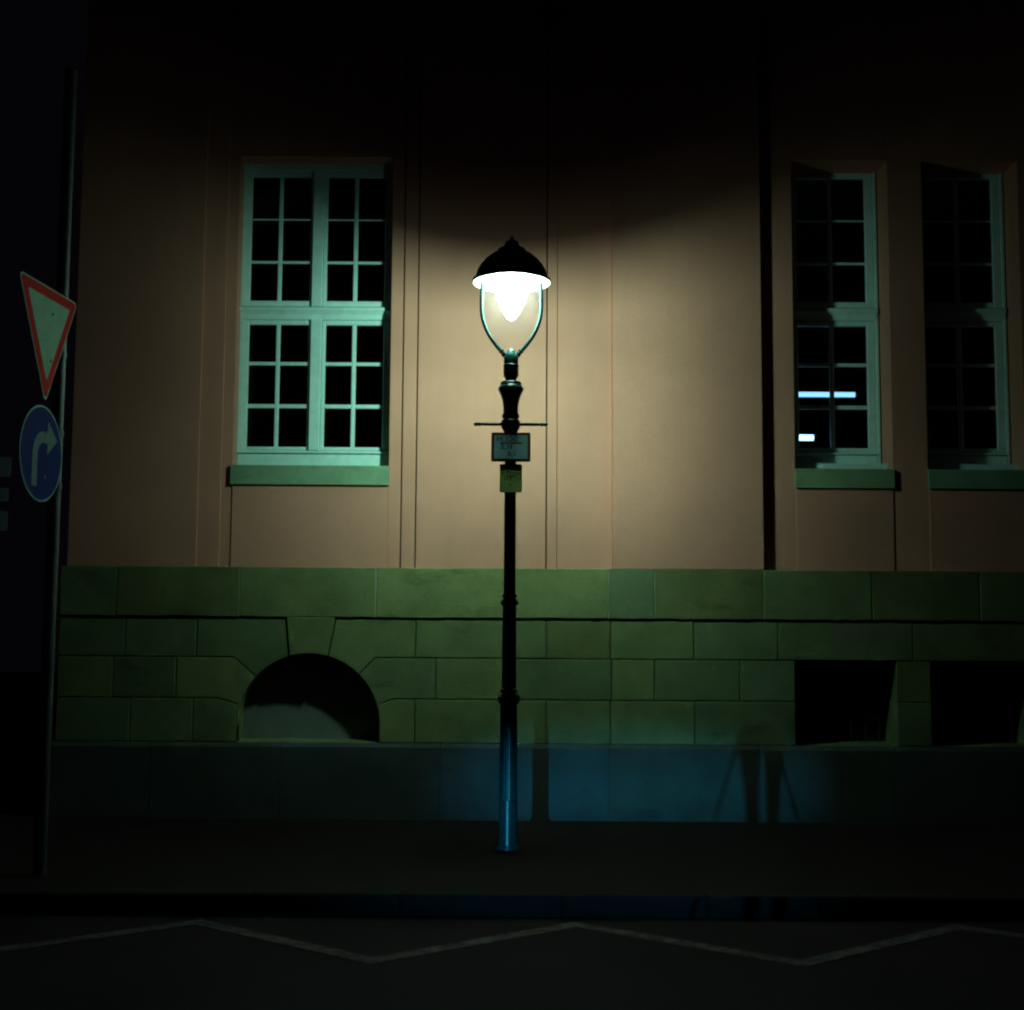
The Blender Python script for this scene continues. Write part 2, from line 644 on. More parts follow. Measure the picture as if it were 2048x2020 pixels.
def window(x0, x1, Yf, cols, yoff, pxr, mull, depth=0.06):
    """x0..x1 outer frame; cols: list of (pane x0, pane x1); mull: (x0, x1) of the meeting posts or None"""
    zz_ = lambda v: Z(pxr, v + yoff, Yf)
    q = YPX_L
    fr = MB()
    # box frame: jambs + head + moulded board under the sashes
    xl, xr_ = cols[0][0], cols[-1][1]
    w = 0.028
    zt, zbm = zz_(q['head']), zz_(q['b1']) - 0.015
    fr.box(x0, x0 + w, Yf - 0.02, Yf + 0.09, zbm, zt, 0.004)
    fr.box(x1 - w, x1, Yf - 0.02, Yf + 0.09, zbm, zt, 0.004)
    fr.box(x0 + w, x1 - w, Yf - 0.02, Yf + 0.09, zz_(q['u0']) + 0.055, zt, 0.004)
    fr.box(x0 + w, x1 - w, Yf - 0.024, Yf + 0.09, zbm, zz_(q['b0']), 0.008)
    root = fr.build('window', M['frame'], bld)
    # transom: a stepped moulding
    z0, z1 = zz_(q['t1']), zz_(q['t0'])
    h = z1 - z0
    prof = [(Yf + 0.08, z0), (Yf - 0.015, z0), (Yf - 0.022, z0 + 0.12 * h), (Yf - 0.03, z0 + 0.35 * h), (Yf - 0.052, z0 + 0.55 * h),
            (Yf - 0.065, z0 + 0.62 * h), (Yf - 0.065, z0 + 0.84 * h), (Yf - 0.055, z0 + 0.9 * h), (Yf - 0.02, z1), (Yf + 0.08, z1)]
    MB().profile_x(prof, x0 + w * 0.6, x1 - w * 0.6).build('transom', M['frame'], root)
    # weather drip on the lower rail
    zr = zz_(q['rail'])
    MB().profile_x([(Yf + 0.02, zr - 0.012), (Yf - 0.036, zr - 0.012), (Yf - 0.04, zr - 0.004), (Yf - 0.012, zr + 0.016), (Yf + 0.02, zr + 0.016)],
                   x0 + w, x1 - w).build('drip_rail', M['frame'], root)
    groups = [cols] if mull is None else [cols[:len(cols) // 2], cols[len(cols) // 2:]]
    spans = [(x0 + w, x1 - w)] if mull is None else [(x0 + w, mull[0]), (mull[1], x1 - w)]
    if mull is not None:
        # overlapping meeting strip
        MB().box(mull[0], mull[1], Yf - 0.034, Yf + 0.05, zz_(q['rail']) + 0.016, z0, 0.006).build('mullion', M['frame'], root)
        MB().box(mull[0], mull[1], Yf - 0.034, Yf + 0.05, z1, zz_(q['u0']) + 0.055, 0.006).build('mullion', M['frame'], root)
    for (rows, zlo, zhi) in (
        ([(q['u3'], q['u2'][1]), (q['u2'][0], q['u1'][1]), (q['u1'][0], q['u0'])], z1 + 0.002, zz_(q['u0']) + 0.055),
        ([(q['l3'], q['l2'][1]), (q['l2'][0], q['l1'][1]), (q['l1'][0], q['l0'])], zr + 0.018, z0 - 0.002),
    ):
        zrows = [(zz_(a), zz_(b)) for a, b in rows]
        for cg, (s0, s1) in zip(groups, spans):
            sash = MB()
            s0, s1 = s0 + 0.002, s1 - 0.002
            sash.box(s0, cg[0][0], Yf - 0.006, Yf + 0.04, zlo, zhi, 0.006)
            sash.box(cg[-1][1], s1, Yf - 0.006, Yf + 0.04, zlo, zhi, 0.006)
            sash.box(cg[0][0], cg[-1][1], Yf - 0.006, Yf + 0.04, zlo, zrows[0][0], 0.006)
            sash.box(cg[0][0], cg[-1][1], Yf - 0.006, Yf + 0.04, zrows[-1][1], zhi, 0.006)
            sash.build('sash', M['frame'], root)
            for a, b in zip(cg[:-1], cg[1:]):
                MB().box(a[1], b[0], Yf + 0.0, Yf + 0.03, zrows[0][0], zrows[-1][1], 0.006).build('glazing_bar', M['frame'], root)
            for a, b in zip(zrows[:-1], zrows[1:]):
                for (c0, c1) in cg:
                    MB().box(c0, c1, Yf + 0.002, Yf + 0.03, a[1], b[0], 0.005).build('glazing_bar', M['frame'], root)
            for (c0, c1) in cg:
                for (r0, r1) in zrows:
                    MB().box(c0 - 0.004, c1 + 0.004, Yf + 0.014, Yf + 0.018, r0 - 0.004, r1 + 0.004).build('pane', M['glass'], root)
    return root


YF1 = 0.19
wx = lambda px: X(px, 760, YF1)
x_l = wx(473); x_r = 2 * wx(631.5) - x_l
w1 = window(x_l, x_r, YF1, [(wx(496), wx(550)), (wx(558.5), wx(615))] + [(wx(649.5), wx(702.5)), (wx(711), wx(765.5))], 0, 620, (wx(620), wx(642)))
sill(xw0 - 0.012, xw1 + 0.006)
YF2 = 0.34
wx = lambda px: X(px, 760, YF2)
for k, (u0, u1) in enumerate(((xr0, xr1), (xs0, xs1))):
    o = k * PITCH
    a, b = wx(1597) + o, wx(1660) + o
    c, d = wx(1668.5) + o, wx(1735) + o
    m = (b + c) / 2
    fx1 = wx(1758) + o
    fx0 = 2 * m - fx1
    window(min(fx0, u0 - 0.01), fx1 if fx1 > u1 else fx1, YF2, [(a, b), (c, d)], 2.5, 1700 + k * 150, None)
    # the plaster return that closes the gap between frame and jamb
    MB().box(fx1, u1 + 0.02, YF2 + 0.01, YB - 0.01, zsill0, zhead + 0.1).build('reveal', M['plaster'], bld)
    sill(u0 - 0.004, u1 + 0.004)
    MB().box(u0, u1, 0.17, YF2 + 0.05, zsill0, Z(1700, 932, YF2)).build('window_ledge', M['frame'], bld)
# plaster returns for the wide window
if x_l > xw0:
    MB().box(xw0 - 0.02, x_l, YF1 + 0.02, YB - 0.01, zsill0, zhead + 0.1).build('reveal', M['plaster'], bld)

# ---- plinth stones
CAPY = YP - 0.020
ycap0, ycap1 = 1137, 1236.5
z_c0 = Z(1024, ycap1, CAPY)
z_12 = Z(1024, 1317.5, YP)
z_23 = Z(1024, 1400, YP)
z_3b = Z(1024, 1487, YP)
JG = 0.0036
XL = X(120, 1190, YP)
rnd = random.Random(11)


def rough_poly(x0, x1, z0, z1, amp_top=0.003, amp=0.0022, nx=12):
    pts = []
    for i in range(nx + 1):
        pts.append((x0 + (x1 - x0) * i / nx, z0 + rnd.uniform(-amp, amp)))
    for i in range(1, 3):
        pts.append((x1 + rnd.uniform(-amp, amp), z0 + (z1 - z0) * i / 3))
    for i in range(nx + 1):
        pts.append((x1 + (x0 - x1) * i / nx, z1 + rnd.uniform(-amp_top, amp_top)))
    for i in range(1, 3):
        pts.append((x0 + rnd.uniform(-amp, amp), z1 + (z0 - z1) * i / 3))
    return pts


def stone(poly, y0=YP, mat='stone', c=0.005, y1=0.02, name='stone'):
    return MB().prism(poly, y0 + rnd.uniform(-0.0025, 0.0025), y1, c).build(name, M[mat], bld)


# cap course
jc = [XL] + [X(p, 1190, CAPY) for p in (233, 479, 752, 1217, 1309, 1527, 1744, 1960)] + [XEND - 1.2, XEND]
for a, b in zip(jc[:-1], jc[1:]):
    stone(rough_poly(a + 0.003, b - 0.003, z_c0, zcap, 0.001, 0.0042), CAPY, 'stone', 0.006, name='cap_stone')
MB().box(XL, XEND, CAPY + 0.006, 0.01, z_c0 + 0.006, zcap - 0.008).build('mortar', M['mortar_light'], bld)

# arch of the cellar window
AXC = X(616.5, 1400, YP)
AR = (X(759.5, 1440, YP) - X(473, 1440, YP)) / 2
z_atop = Z(616, 1307, YP)
z_spr = z_atop - AR


def arch_pt(px, py):
    q = P(px, py, YP)
    a = math.atan2(q.z - z_spr, q.x - AXC)
    return a


def arc(a0, a1, n=8):
    return [(AXC + AR * math.cos(a0 + (a1 - a0) * i / n), z_spr + AR * math.sin(a0 + (a1 - a0) * i / n)) for i in range(n + 1)]


def pt(px, py):
    q = P(px, py, YP)
    return (q.x, q.z)


z1t = z_c0 - 0.021           # ragged top of course one, shaded by the cap


def top_edge(x1, x0, z, amp, n=10):
    return [(x1 + (x0 - x1) * i / n, z + rnd.uniform(-amp, amp)) for i in range(n + 1)]


xk0t, xk1t = X(572.5, 1250, YP), X(671, 1250, YP)
aKL = math.atan2(1, 0) + math.asin(min(1, (AXC - X(579, 1300, YP)) / AR))
aKR = math.pi / 2 - math.asin(min(1, (X(656, 1300, YP) - AXC) / AR))
kp = arc(aKL - 0.008, aKR + 0.008, 5)
stone([*kp, (xk1t - JG, z_c0 - 0.002), (xk0t + JG, z_c0 - 0.002)], CAPY + 0.003, name='keystone')
aL1 = arch_pt(496, 1338); aR1 = arch_pt(724, 1343)
aL2 = arch_pt(470, 1408); aR2 = arch_pt(757, 1408)
e = 0.006
xl1 = X(393, 1280, YP); xr1_ = X(831, 1280, YP)
S1L, S1R = X(468, 1316, YP), X(750, 1316, YP)
# course one beside the keystone
a_ = arc(aL1 - e, aKL + e, 6)
stone([(xl1 + JG, z_12 + JG), (S1L, z_12 + JG), *a_, (xk0t - JG, z1t), *top_edge(xk0t - 0.05, xl1 + JG, z1t, 0.005)])
a_ = arc(aKR - e, aR1 + e, 6)
stone([*a_, (S1R, z_12 + JG), (xr1_ - JG, z_12 + JG), *top_edge(xr1_ - JG, xk1t + JG, z1t, 0.004)])
# course two
xl2 = X(351.5, 1360, YP); xr2 = X(871, 1360, YP)
S2L, S2R = X(435, 1400, YP), X(787, 1399, YP)
aL2z = z_spr + AR * math.sin(aL2)
if aL2z < z_spr:
    pass
a2L = max(math.pi - 0.0, aL2) if False else math.pi - 0.02
a2R = 0.02
zL2 = Z(470, 1408, YP)
zR2 = Z(757, 1408, YP)
stone([(xl2 + JG, z_23 + JG), (S2L, z_23 + JG), (AXC - AR, zL2 + JG), *arc(math.pi, aL1 + e, 6), (S1L, z_12 - JG), (xl2 + JG, z_12 - JG)])
stone([*arc(aR1 - e, 0.0, 6), (AXC + AR, zR2 + JG), (S2R, z_23 + JG), (xr2 - JG, z_23 + JG), (xr2 - JG, z_12 - JG), (S1R, z_12 - JG)])
# course three
xl3 = X(385, 1440, YP); xr3 = X(829, 1440, YP)
stone([(xl3 + JG, z_3b), (AXC - AR, z_3b), (AXC - AR, zL2 - JG), (S2L, z_23 - JG), (xl3 + JG, z_23 - JG)])
stone([(AXC + AR, z_3b), (xr3 - JG, z_3b), (xr3 - JG, z_23 - JG), (S2R, z_23 - JG), (AXC + AR, zR2 - JG)])

xo0, xo1 = X(1591, 1420, YP), X(1795, 1420, YP)
xq0, xq1 = X(1863, 1420, YP), X(1863, 1420, YP) + (X(1795, 1420, YP) - X(1591, 1420, YP))


def course(js, z0, z1, y, top_amp, skip=()):
    for k, (a, b) in enumerate(zip(js[:-1], js[1:])):
        if k in skip:
            continue
        stone(rough_poly(a + JG, b - JG, z0 + (JG if z0 != z_3b else 0), z1 - (JG if top_amp < 0.003 else 0), top_amp), YP)


J = lambda *ps: [X(p, 1360, YP) for p in ps]
course([XL] + J(247) + [xl1], z_12, z1t, YP, 0.007)
course([xr1_] + J(1092, 1221, 1388, 1557, 1827) + [xq1 + 0.2, XEND - 0.6, XEND], z_12, z1t, YP, 0.007)
course([XL] + J(225) + [xl2], z_23, z_12, YP, 0.0015)
course([xr2] + J(1019, 1223.5, 1309, 1480) + [xo0 + JG], z_23, z_12, YP, 0.0015)
course([XL] + J(262) + [xl3], z_3b, z_23, YP, 0.0015)
course([xr3] + J(1092, 1221, 1389) + [xo0 + JG], z_3b, z_23, YP, 0.0015)
course([xo1 - JG, xq0 + JG], z_3b, z_23, YP, 0.0015)
course([xo1 - JG, xq0 + JG], z_23, z_12, YP, 0.0015)
course([xq1 - JG, XEND - 0.7, XEND], z_3b, z_23, YP, 0.0015)
course([xq1 - JG, XEND - 1.0, XEND], z_23, z_12, YP, 0.0015)
# mortar backing behind the courses, in pieces around the openings
YM = YP + 0.013


def back(x0, x1, z0, z1):
    MB().box(x0, x1, YM, YB, z0, z1).build('mortar', M['mortar_dark'], bld)


back(XL + 0.01, AXC - AR - 0.01, 0.0, z_c0)
back(AXC + AR + 0.01, xo0 - 0.01, 0.0, z_c0)
back(xo1 + 0.01, xq0 - 0.01, 0.0, z_12)
back(xq1 + 0.01, XEND, 0.0, z_12)
back(xo0 - 0.01, XEND, z_12 + 0.008, z_c0)
# over the arch: follow the curve
arc_pts = arc(math.pi, 0, 20)
for (p0, p1) in zip(arc_pts[:-1], arc_pts[1:]):
    mbk = MB()
    k = (AR + 0.012) / AR
    q0 = (AXC + (p0[0] - AXC) * k, z_spr + (p0[1] - z_spr) * k)
    q1 = (AXC + (p1[0] - AXC) * k, z_spr + (p1[1] - z_spr) * k)
    mbk.prism([q0, q1, (q1[0], z_c0), (q0[0], z_c0)], YM, YB)
    if abs(p0[0] - p1[0]) > 1e-4:
        arc_parts = globals().setdefault('ARCB', MB())
        arc_parts.add(mbk.v, mbk.f)
ARCB.build('mortar', M['mortar_dark'], bld)
# stone soffit of the arch and splayed jambs
sof = MB()
n = 28
av = arc(math.pi, 0, n)
av = [(AXC - AR, z_3b - 0.02)] + av + [(AXC + AR, z_3b - 0.02)]
k = (AR + 0.03) / AR
avo = [(AXC + (p[0] - AXC) * k, z_spr + (p[1] - z_spr) * k if p[1] > z_spr else p[1]) for p in av]
for i in range(len(av) - 1):
    sof.prism([avo[i], avo[i + 1], av[i + 1], av[i]], YM + 0.01, YB - 0.02)
sof.build('arch_soffit', M['stone'], bld)
# jambs and lintel undersides of the rectangular cellar openings
for a, b in ((xo0, xo1), (xq0, xq1)):
    MB().box(a - 0.03, a, YM + 0.01, YB - 0.02, z_3b - 0.02, z_12).build('jamb', M['stone'], bld)
    MB().box(b, b + 0.03, YM + 0.01, YB - 0.02, z_3b - 0.02, z_12).build('jamb', M['stone'], bld)
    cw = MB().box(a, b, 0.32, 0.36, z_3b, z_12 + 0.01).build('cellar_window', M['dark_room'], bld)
    nb = 7
    for i in range(nb):
        x = a + (b - a) * (i + 0.5) / nb
        MB().tube([(x, 0.25, z_3b), (x, 0.25, z_12 + 0.005)], 0.008, 8).build('bar', M['iron'], cw, True)
    for t in (0.3, 0.72):
        zq = z_3b + (z_12 - z_3b) * t
        MB().box(a, b, 0.244, 0.256, zq - 0.014, zq + 0.014).build('cross_bar', M['iron'], cw)
# boarded panel in the arch
bp = MB().box(AXC - AR, AXC + AR, 0.165, 0.2, z_3b - 0.02, z_atop).build('cellar_shutter', M['board'], bld)

# base course with a weathered top edge, proud of the wall
YBASE = YP - 0.045
z_bt = Z(1024, 1496, YBASE)
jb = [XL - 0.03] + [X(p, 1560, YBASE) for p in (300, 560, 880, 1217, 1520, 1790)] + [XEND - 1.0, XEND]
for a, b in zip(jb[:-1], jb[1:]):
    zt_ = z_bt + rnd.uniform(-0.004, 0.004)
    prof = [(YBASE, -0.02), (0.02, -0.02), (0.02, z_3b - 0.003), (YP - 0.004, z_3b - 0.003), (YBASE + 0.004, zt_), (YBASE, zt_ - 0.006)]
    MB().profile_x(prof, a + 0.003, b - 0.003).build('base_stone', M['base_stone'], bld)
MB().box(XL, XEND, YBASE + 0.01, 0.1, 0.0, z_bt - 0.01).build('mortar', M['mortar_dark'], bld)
# sloping sill slab in the arch
MB().profile_x([(YP + 0.002, z_3b - 0.03), (0.18, z_3b - 0.03), (0.18, z_3b + 0.012), (YP + 0.002, z_3b - 0.004)], AXC - AR, AXC + AR).build('cellar_sill', M['stone'], bld)
for a, b in ((xo0, xo1), (xq0, xq1)):
    MB().profile_x([(YP + 0.002, z_3b - 0.03), (0.33, z_3b - 0.03), (0.33, z_3b + 0.012), (YP + 0.002, z_3b - 0.004)], a, b).build('cellar_sill', M['stone'], bld)

# ---------------------------------------------------------------- glowing tubes behind the first narrow window, for the blue streaks in its panes
YT = 1.15
for (p0, p1, py, r, mt, lab) in ((1480, 1712, 788, 0.023, 'tube', 'long pale blue glowing tube seen through the middle panes of the narrow window'),
                                 (1480, 1629, 874.5, 0.027, 'tube_hot', 'short bright blue-white glowing tube seen low in the narrow window')):
    a = P(p0, py, YT); b = P(p1, py, YT)
    t = thing('glow_tube', lab, 'tube light', (a.x, YT, a.z), 'glowing tubes behind the window')
    MB().tube([(a.x, YT, a.z), (b.x, YT, a.z)], r, 16).build('tube', M[mt], t, True)
    MB().box(a.x - 0.02, b.x + 0.0, YT + r + 0.002, YT + r + 0.05, a.z - 0.02, a.z + 0.02).build('housing', M['tube_housing'], t)
    for xx in (a.x, b.x):
        MB().tube([(xx - 0.012, YT, a.z), (xx + 0.012, YT, a.z)], r * 1.1, 12).build('end_cap', M['tube_housing'], t)
    MB().tube([((a.x + b.x) / 2, YT + 0.04, a.z + 0.02), ((a.x + b.x) / 2, YT + 0.04, zhead + 0.3)], 0.004, 6).build('hanger', M['iron'], t)

# ---------------------------------------------------------------- the lamp
LY = -1.8
LC = X(1021, 900, LY)
mpp = (LY + 12) / FPX
lz = lambda y: Z(1021, y, LY)
lamp = thing('street_lamp', 'lit green cast iron lantern post standing on the pavement in front of the building', 'street lamp', (LC, LY, GZ))


def px_prof(rows):
    """rows of (photo y, half width in photo px), top to bottom -> lathe profile bottom to top"""
    return [(h * mpp, lz(y)) for y, h in reversed(rows)]


def turned(name, rows, mat='post', seg=36, parent=lamp, **k):
    return MB().lathe(px_prof(rows), LC, LY, seg, **k).build(name, M[mat], parent, True)


# pole in its stages
zg = GZ
MB().lathe([(0.082, zg), (0.082, zg + 0.02), (0.072, zg + 0.03), (0.069, zg + 0.06), (18.4 * mpp, zg + 0.10), (18.4 * mpp, lz(1600))], LC, LY, 36).build('foot', M['post'], lamp, True)
turned('pole', [(1410, 16.2), (1418, 17.2), (1500, 17.6), (1599, 18.3)], seg=96, flute=16, depth=0.05)
turned('pole_ring', [(1377, 14.5), (1379, 17), (1382, 17.2), (1385, 16), (1388, 19), (1393, 22), (1398, 22.8), (1403, 21.5), (1408, 18.5), (1411, 16)])
turned('pole', [(1210, 13.2), (1216, 13.6), (1240, 13.9), (1378, 14.6)], seg=96, flute=16, depth=0.05)
turned('pole_ring', [(1188, 12), (1189, 14.6), (1193, 15), (1196, 13.2), (1199, 15), (1204, 18), (1208, 18.4), (1211, 15), (1213, 13.4)])
turned('pole', [(846, 13), (858, 11.8), (1000, 11.8), (1190, 12.1)], seg=40)
turned('collar', [(838, 15), (841, 18), (845, 19.8), (850, 20), (856, 18.4), (862, 15), (866, 13)])
turned('vase', [(770, 20.5), (774, 24.5), (779, 26.0), (783, 24.5), (790, 21), (800, 17.4), (812, 15.4), (826, 15.0), (829, 17.2), (834, 17.6), (838, 15.4), (841, 17)])
turned('cap_ring', [(762, 12), (763.5, 19), (766, 21.2), (771, 21.4)])
turned('neck', [(733, 15.3), (750, 15.4), (754, 14), (757, 12.2), (760, 10.4), (763, 10.4)])
turned('neck_ring', [(729, 14.4), (730.5, 15.8), (733, 15.8), (734.5, 14.8)])
# hub where the two arms leave
hub = turned('hub', [(697, 1.0), (698.5, 5), (701, 8.2), (705, 9.8), (710, 12.8), (716, 15), (722, 15), (730, 14.4)])
# ladder rest
zb = lz(848.5)
xl_, xr_ = X(947, 849, LY), X(1096, 849, LY)
bar = MB()
prof = [(0.0, 0.003), (0.006, 0.011), (0.014, 0.0165), (0.024, 0.015), (0.032, 0.0095), (0.040, 0.0155), (0.050, 0.0155), (0.058, 0.0095), (0.085, 0.0125)]
Lb = xr_ - xl_
pts = [(xl_ + d, LY, zb) for d, r in prof] + [(xr_ - d, LY, zb) for d, r in reversed(prof)]
bar.tube(pts, [r for d, r in prof] + [r for d, r in reversed(prof)], 16)
bar.build('ladder_rest', M['post'], lamp, True)
# two curved arms
for s in (-1, 1):
    ctr = [(353, 707.5), (322, 694)]
    offs = [(697 + 8, 17.5), (700, 22.5), (690, 31), (678, 40), (665, 48), (650, 54.5), (634, 59), (618, 60.8), (600, 61), (585, 60.5), (566, 60)]
    path = [(LC + s * h * mpp, LY, lz(y)) for y, h in offs]
    # smooth the path
    sm = []
    for i in range(len(path) - 1):
        p0 = Vector(path[max(i - 1, 0)]); p1 = Vector(path[i]); p2 = Vector(path[i + 1]); p3 = Vector(path[min(i + 2, len(path) - 1)])
        for t in (0, 0.25, 0.5, 0.75):
            sm.append(0.5 * ((2 * p1) + (p2 - p0) * t + (2 * p0 - 5 * p1 + 4 * p2 - p3) * t * t + (3 * p1 - p0 - 3 * p2 + p3) * t ** 3))
    sm.append(Vector(path[-1]))
    arm = MB().tube(sm, 0.0145, 14).build('arm', M['post'], lamp, True)
    a, b = Vector(path[0]), Vector(path[2])
    d = (b - a).normalized()
    MB().tube([a - d * 0.03, a - d * 0.005], [0.022, 0.02], 14).build('socket', M['post'], arm, True)
    c0 = a + d * 0.012
    MB().tube([c0 - d * 0.008, c0 - d * 0.004, c0 + d * 0.004, c0 + d * 0.008], [0.016, 0.021, 0.021, 0.016], 14).build('collar_nut', M['post'], arm, True)
# hood: dark bell outside, white enamel below
zr = lz(565)
RR = 79.5 * mpp
up = lambda y: lz(y)
shell = [(RR, zr - 0.004), (RR + 0.003, zr + 0.004), (RR, zr + 0.02), (RR - 0.02, zr + 0.034), (70 * mpp, lz(541)), (63 * mpp, lz(530)), (54 * mpp, lz(520)), (44 * mpp, lz(512)),
         (33 * mpp, lz(505)), (20 * mpp, lz(500)), (2 * mpp, lz(498))]
hood = MB().lathe(shell, LC, LY, 64, close=False).build('hood', M['hood_out'], lamp, True)
inner = [(RR - 0.001, zr - 0.004), (RR - 0.008, zr - 0.001), (RR - 0.03, zr + 0.012), (0.20, zr + 0.035), (0.14, zr + 0.05), (0.06, zr + 0.056), (0.004, zr + 0.056)]
MB().lathe(inner, LC, LY, 64, close=False).build('reflector', M['enamel'], hood, True)
MB().lathe([(0.10, lz(503)), (0.105, lz(499)), (0.07, lz(495)), (0.05, lz(488)), (0.055, lz(486)), (0.03, lz(482)), (0.012, lz(478)), (0.004, lz(471))], LC, LY, 32).build('chimney_cap', M['hood_out'], hood, True)
# bowl added inside the arms to carry the glow around the burner
bo = [(704, 4), (701, 12), (694, 20), (683, 31), (668, 41), (652, 48.5), (634, 54), (616, 56), (596, 56.5), (576, 56), (563, 55.5)]
MB().lathe([(h * mpp, lz(y)) for y, h in bo], LC, LY, 48, close=False).build('glow_bowl', M['bowl'], lamp, True)
# glowing burner glass
zt_ = zr + 0.045
bz = [(0.004, lz(641)), (0.03, lz(637)), (0.05, lz(630)), (0.082, lz(614)), (0.108, lz(598)), (0.122, lz(585)), (0.128, zr - 0.01), (0.128, zt_)]
MB().lathe(bz, LC, LY, 40).build('burner_glass', M['burner'], lamp, True)
# the light source itself, with the spread of a street lantern: strongest at about thirty degrees below level, towards wall and street
pl = bpy.data.lights.new('lamp_light', 'POINT')
pl.energy = LAMP_POWER
pl.color = LAMP_COLOR
pl.shadow_soft_size = 0.065
pl.use_nodes = True
lt = pl.node_tree
em = next(n for n in lt.nodes if n.type == 'EMISSION')
tc = lt.nodes.new('ShaderNodeTexCoord')
sp = lt.nodes.new('ShaderNodeSeparateXYZ')
lt.links.new(tc.outputs['Normal'], sp.inputs[0])


def lmath(op, a, b=None, c=None):
    n = lt.nodes.new('ShaderNodeMath')
    n.operation = op
    for i, v in enumerate((a, b, c)):
        if v is None:
            continue
        if isinstance(v, (int, float)):
            n.inputs[i].default_value = v
        else:
            lt.links.new(v, n.inputs[i])
    return n.outputs[0]


def lcurve(v, stops):
    r = lt.nodes.new('ShaderNodeValToRGB')
    e = r.color_ramp.elements
    while len(e) < len(stops):
        e.new(0.5)
    for i, (p, c) in enumerate(stops):
        e[i].position = p
        e[i].color = (c, c, c, 1)
    lt.links.new(v, r.inputs[0])
    return r.outputs[0]


zsign = lmath('MULTIPLY_ADD', sp.outputs[2], 0.5, 0.5)           # 0 straight down, 1 straight up
fz_ = lcurve(zsign, [(0.0, 0.05), (0.02, 0.12), (0.07, 0.35), (0.13, 0.70), (0.22, 0.92), (0.30, 0.90), (0.42, 0.84), (0.5, 0.78), (0.7, 0.95)])
hor = lmath('SQRT', lmath('ADD', lmath('POWER', sp.outputs[0], 2.0), lmath('POWER', sp.outputs[1], 2.0)))
az = lmath('DIVIDE', lmath('ABSOLUTE', sp.outputs[0]), lmath('MAXIMUM', hor, 0.001))   # 0 across the street, 1 along it
fa = lcurve(az, [(0.0, 0.95), (0.45, 1.0), (0.60, 0.90), (0.74, 0.57), (0.88, 0.19), (0.94, 0.10), (1.0, 0.06)])
side = lmath('MULTIPLY_ADD', lmath('DIVIDE', sp.outputs[1], lmath('MAXIMUM', hor, 0.001)), 0.5, 0.5)   # 0 street side, 1 wall side
fs_ = lcurve(side, [(0.0, 0.30), (0.3, 0.42), (0.5, 0.9), (0.6, 1.0)])
lt.links.new(lmath('MULTIPLY', lmath('MULTIPLY', fz_, fa), fs_), em.inputs['Strength'])
plo = bpy.data.objects.new('lamp_light', pl)
sc.collection.objects.link(plo)
plo.parent = lamp
plo.location = (0, 0, zr - 0.098 - GZ)

# ---- signs strapped to the lamp post
SY = LY - 0.085


def rrect(x0, x1, z0, z1, r, n=5):
    pts = []
    for cx, cz, a in ((x1 - r, z0 + r, -90), (x1 - r, z1 - r, 0), (x0 + r, z1 - r, 90), (x0 + r, z0 + r, 180)):
        for i in range(n + 1):
            t = R(a + 90 * i / n)
            pts.append((cx + r * math.cos(t), cz + r * math.sin(t)))
    return pts


ROTX = (R(90), 0, 0)
def tilt(z, deg=11.0):
    c = Vector((0, SY, z))
    return Matrix.Translation(c) @ Matrix.Rotation(R(-deg), 4, 'X') @ Matrix.Translation(-c)


s1x0, s1x1 = X(982.5, 893, SY), X(1061, 893, SY)
s1z0, s1z1 = Z(1021, 924.5, SY), Z(1021, 863.5, SY)
sg = thing('hydrant_plate', 'pale rectangular hydrant plate with dark red rim reading H 150 below the ladder rest', 'sign', ((s1x0 + s1x1) / 2, SY, s1z0))
T1 = tilt((s1z0 + s1z1) / 2)
MB().prism(rrect(s1x0, s1x1, s1z0, s1z1, 0.012), SY, SY + 0.004, 0.001).build('rim', M['plate_red'], sg, False, T1)
b_ = 0.021
MB().prism(rrect(s1x0 + b_, s1x1 - b_, s1z0 + b_, s1z1 - b_, 0.006), SY - 0.002, SY + 0.001).build('field', M['plate_white'], sg, False, T1)
cxs, w_, h_ = (s1x0 + s1x1) / 2, s1x1 - s1x0, s1z1 - s1z0
ty = SY - 0.0026
fx = lambda u: s1x0 + u / 1932 * 85 * mpp * 1.0 - 45 / 1932 * 85 * mpp
fz = lambda v: s1z1 - (v - 90) / 1591 * 70 * mpp
text('H 150', 0.062, (fx(760), ty, fz(400)), ROTX, M['ink'], sg, xf=T1)
text('5,1', 0.058, (fx(680), ty, fz(790)), ROTX, M['ink'], sg, xf=T1)
text('8,1', 0.052, (fx(985), ty, fz(1140)), ROTX, M['ink'], sg, xf=T1)
MB().box(fx(430), fx(1470), ty - 0.0006, ty + 0.0006, fz(580), fz(625)).build('underline', M['ink'], sg, False, T1)
MB().box(fx(925), fx(975), ty - 0.0006, ty + 0.0006, fz(650), fz(880)).build('stem', M['ink'], sg, False, T1)
MB().tube([(cxs, SY + 0.003, s1z0 + h_ / 2), (cxs, LY - 0.04, s1z0 + h_ / 2)], 0.01, 8).build('bolt', M['galv'], sg, False, T1)
s2x0, s2x1 = X(999.5, 960, SY), X(1044, 960, SY)
s2z0, s2z1 = Z(1021, 988.5, SY), Z(1021, 926.5, SY)
sg2 = thing('valve_plate', 'small upright yellow-green valve plate with black lettering, below the hydrant plate', 'sign', ((s2x0 + s2x1) / 2, SY, s2z0))
T2 = Matrix.Translation((0, -0.04, 0)) @ tilt((s2z0 + s2z1) / 2, 18.0)
MB().prism(rrect(s2x0, s2x1, s2z0, s2z1, 0.01), SY, SY + 0.004, 0.001).build('plate', M['sign_yellow'], sg2, False, T2)
gx = lambda u: s2x0 + (u - 245) / 1652 * 65 * mpp
gz = lambda v: s2z1 - (v - 140) / 1906 * 75 * mpp
ty = SY - 0.0006
text('S', 0.058, (gx(400), ty, gz(590)), ROTX, M['ink'], sg2, xf=T2)
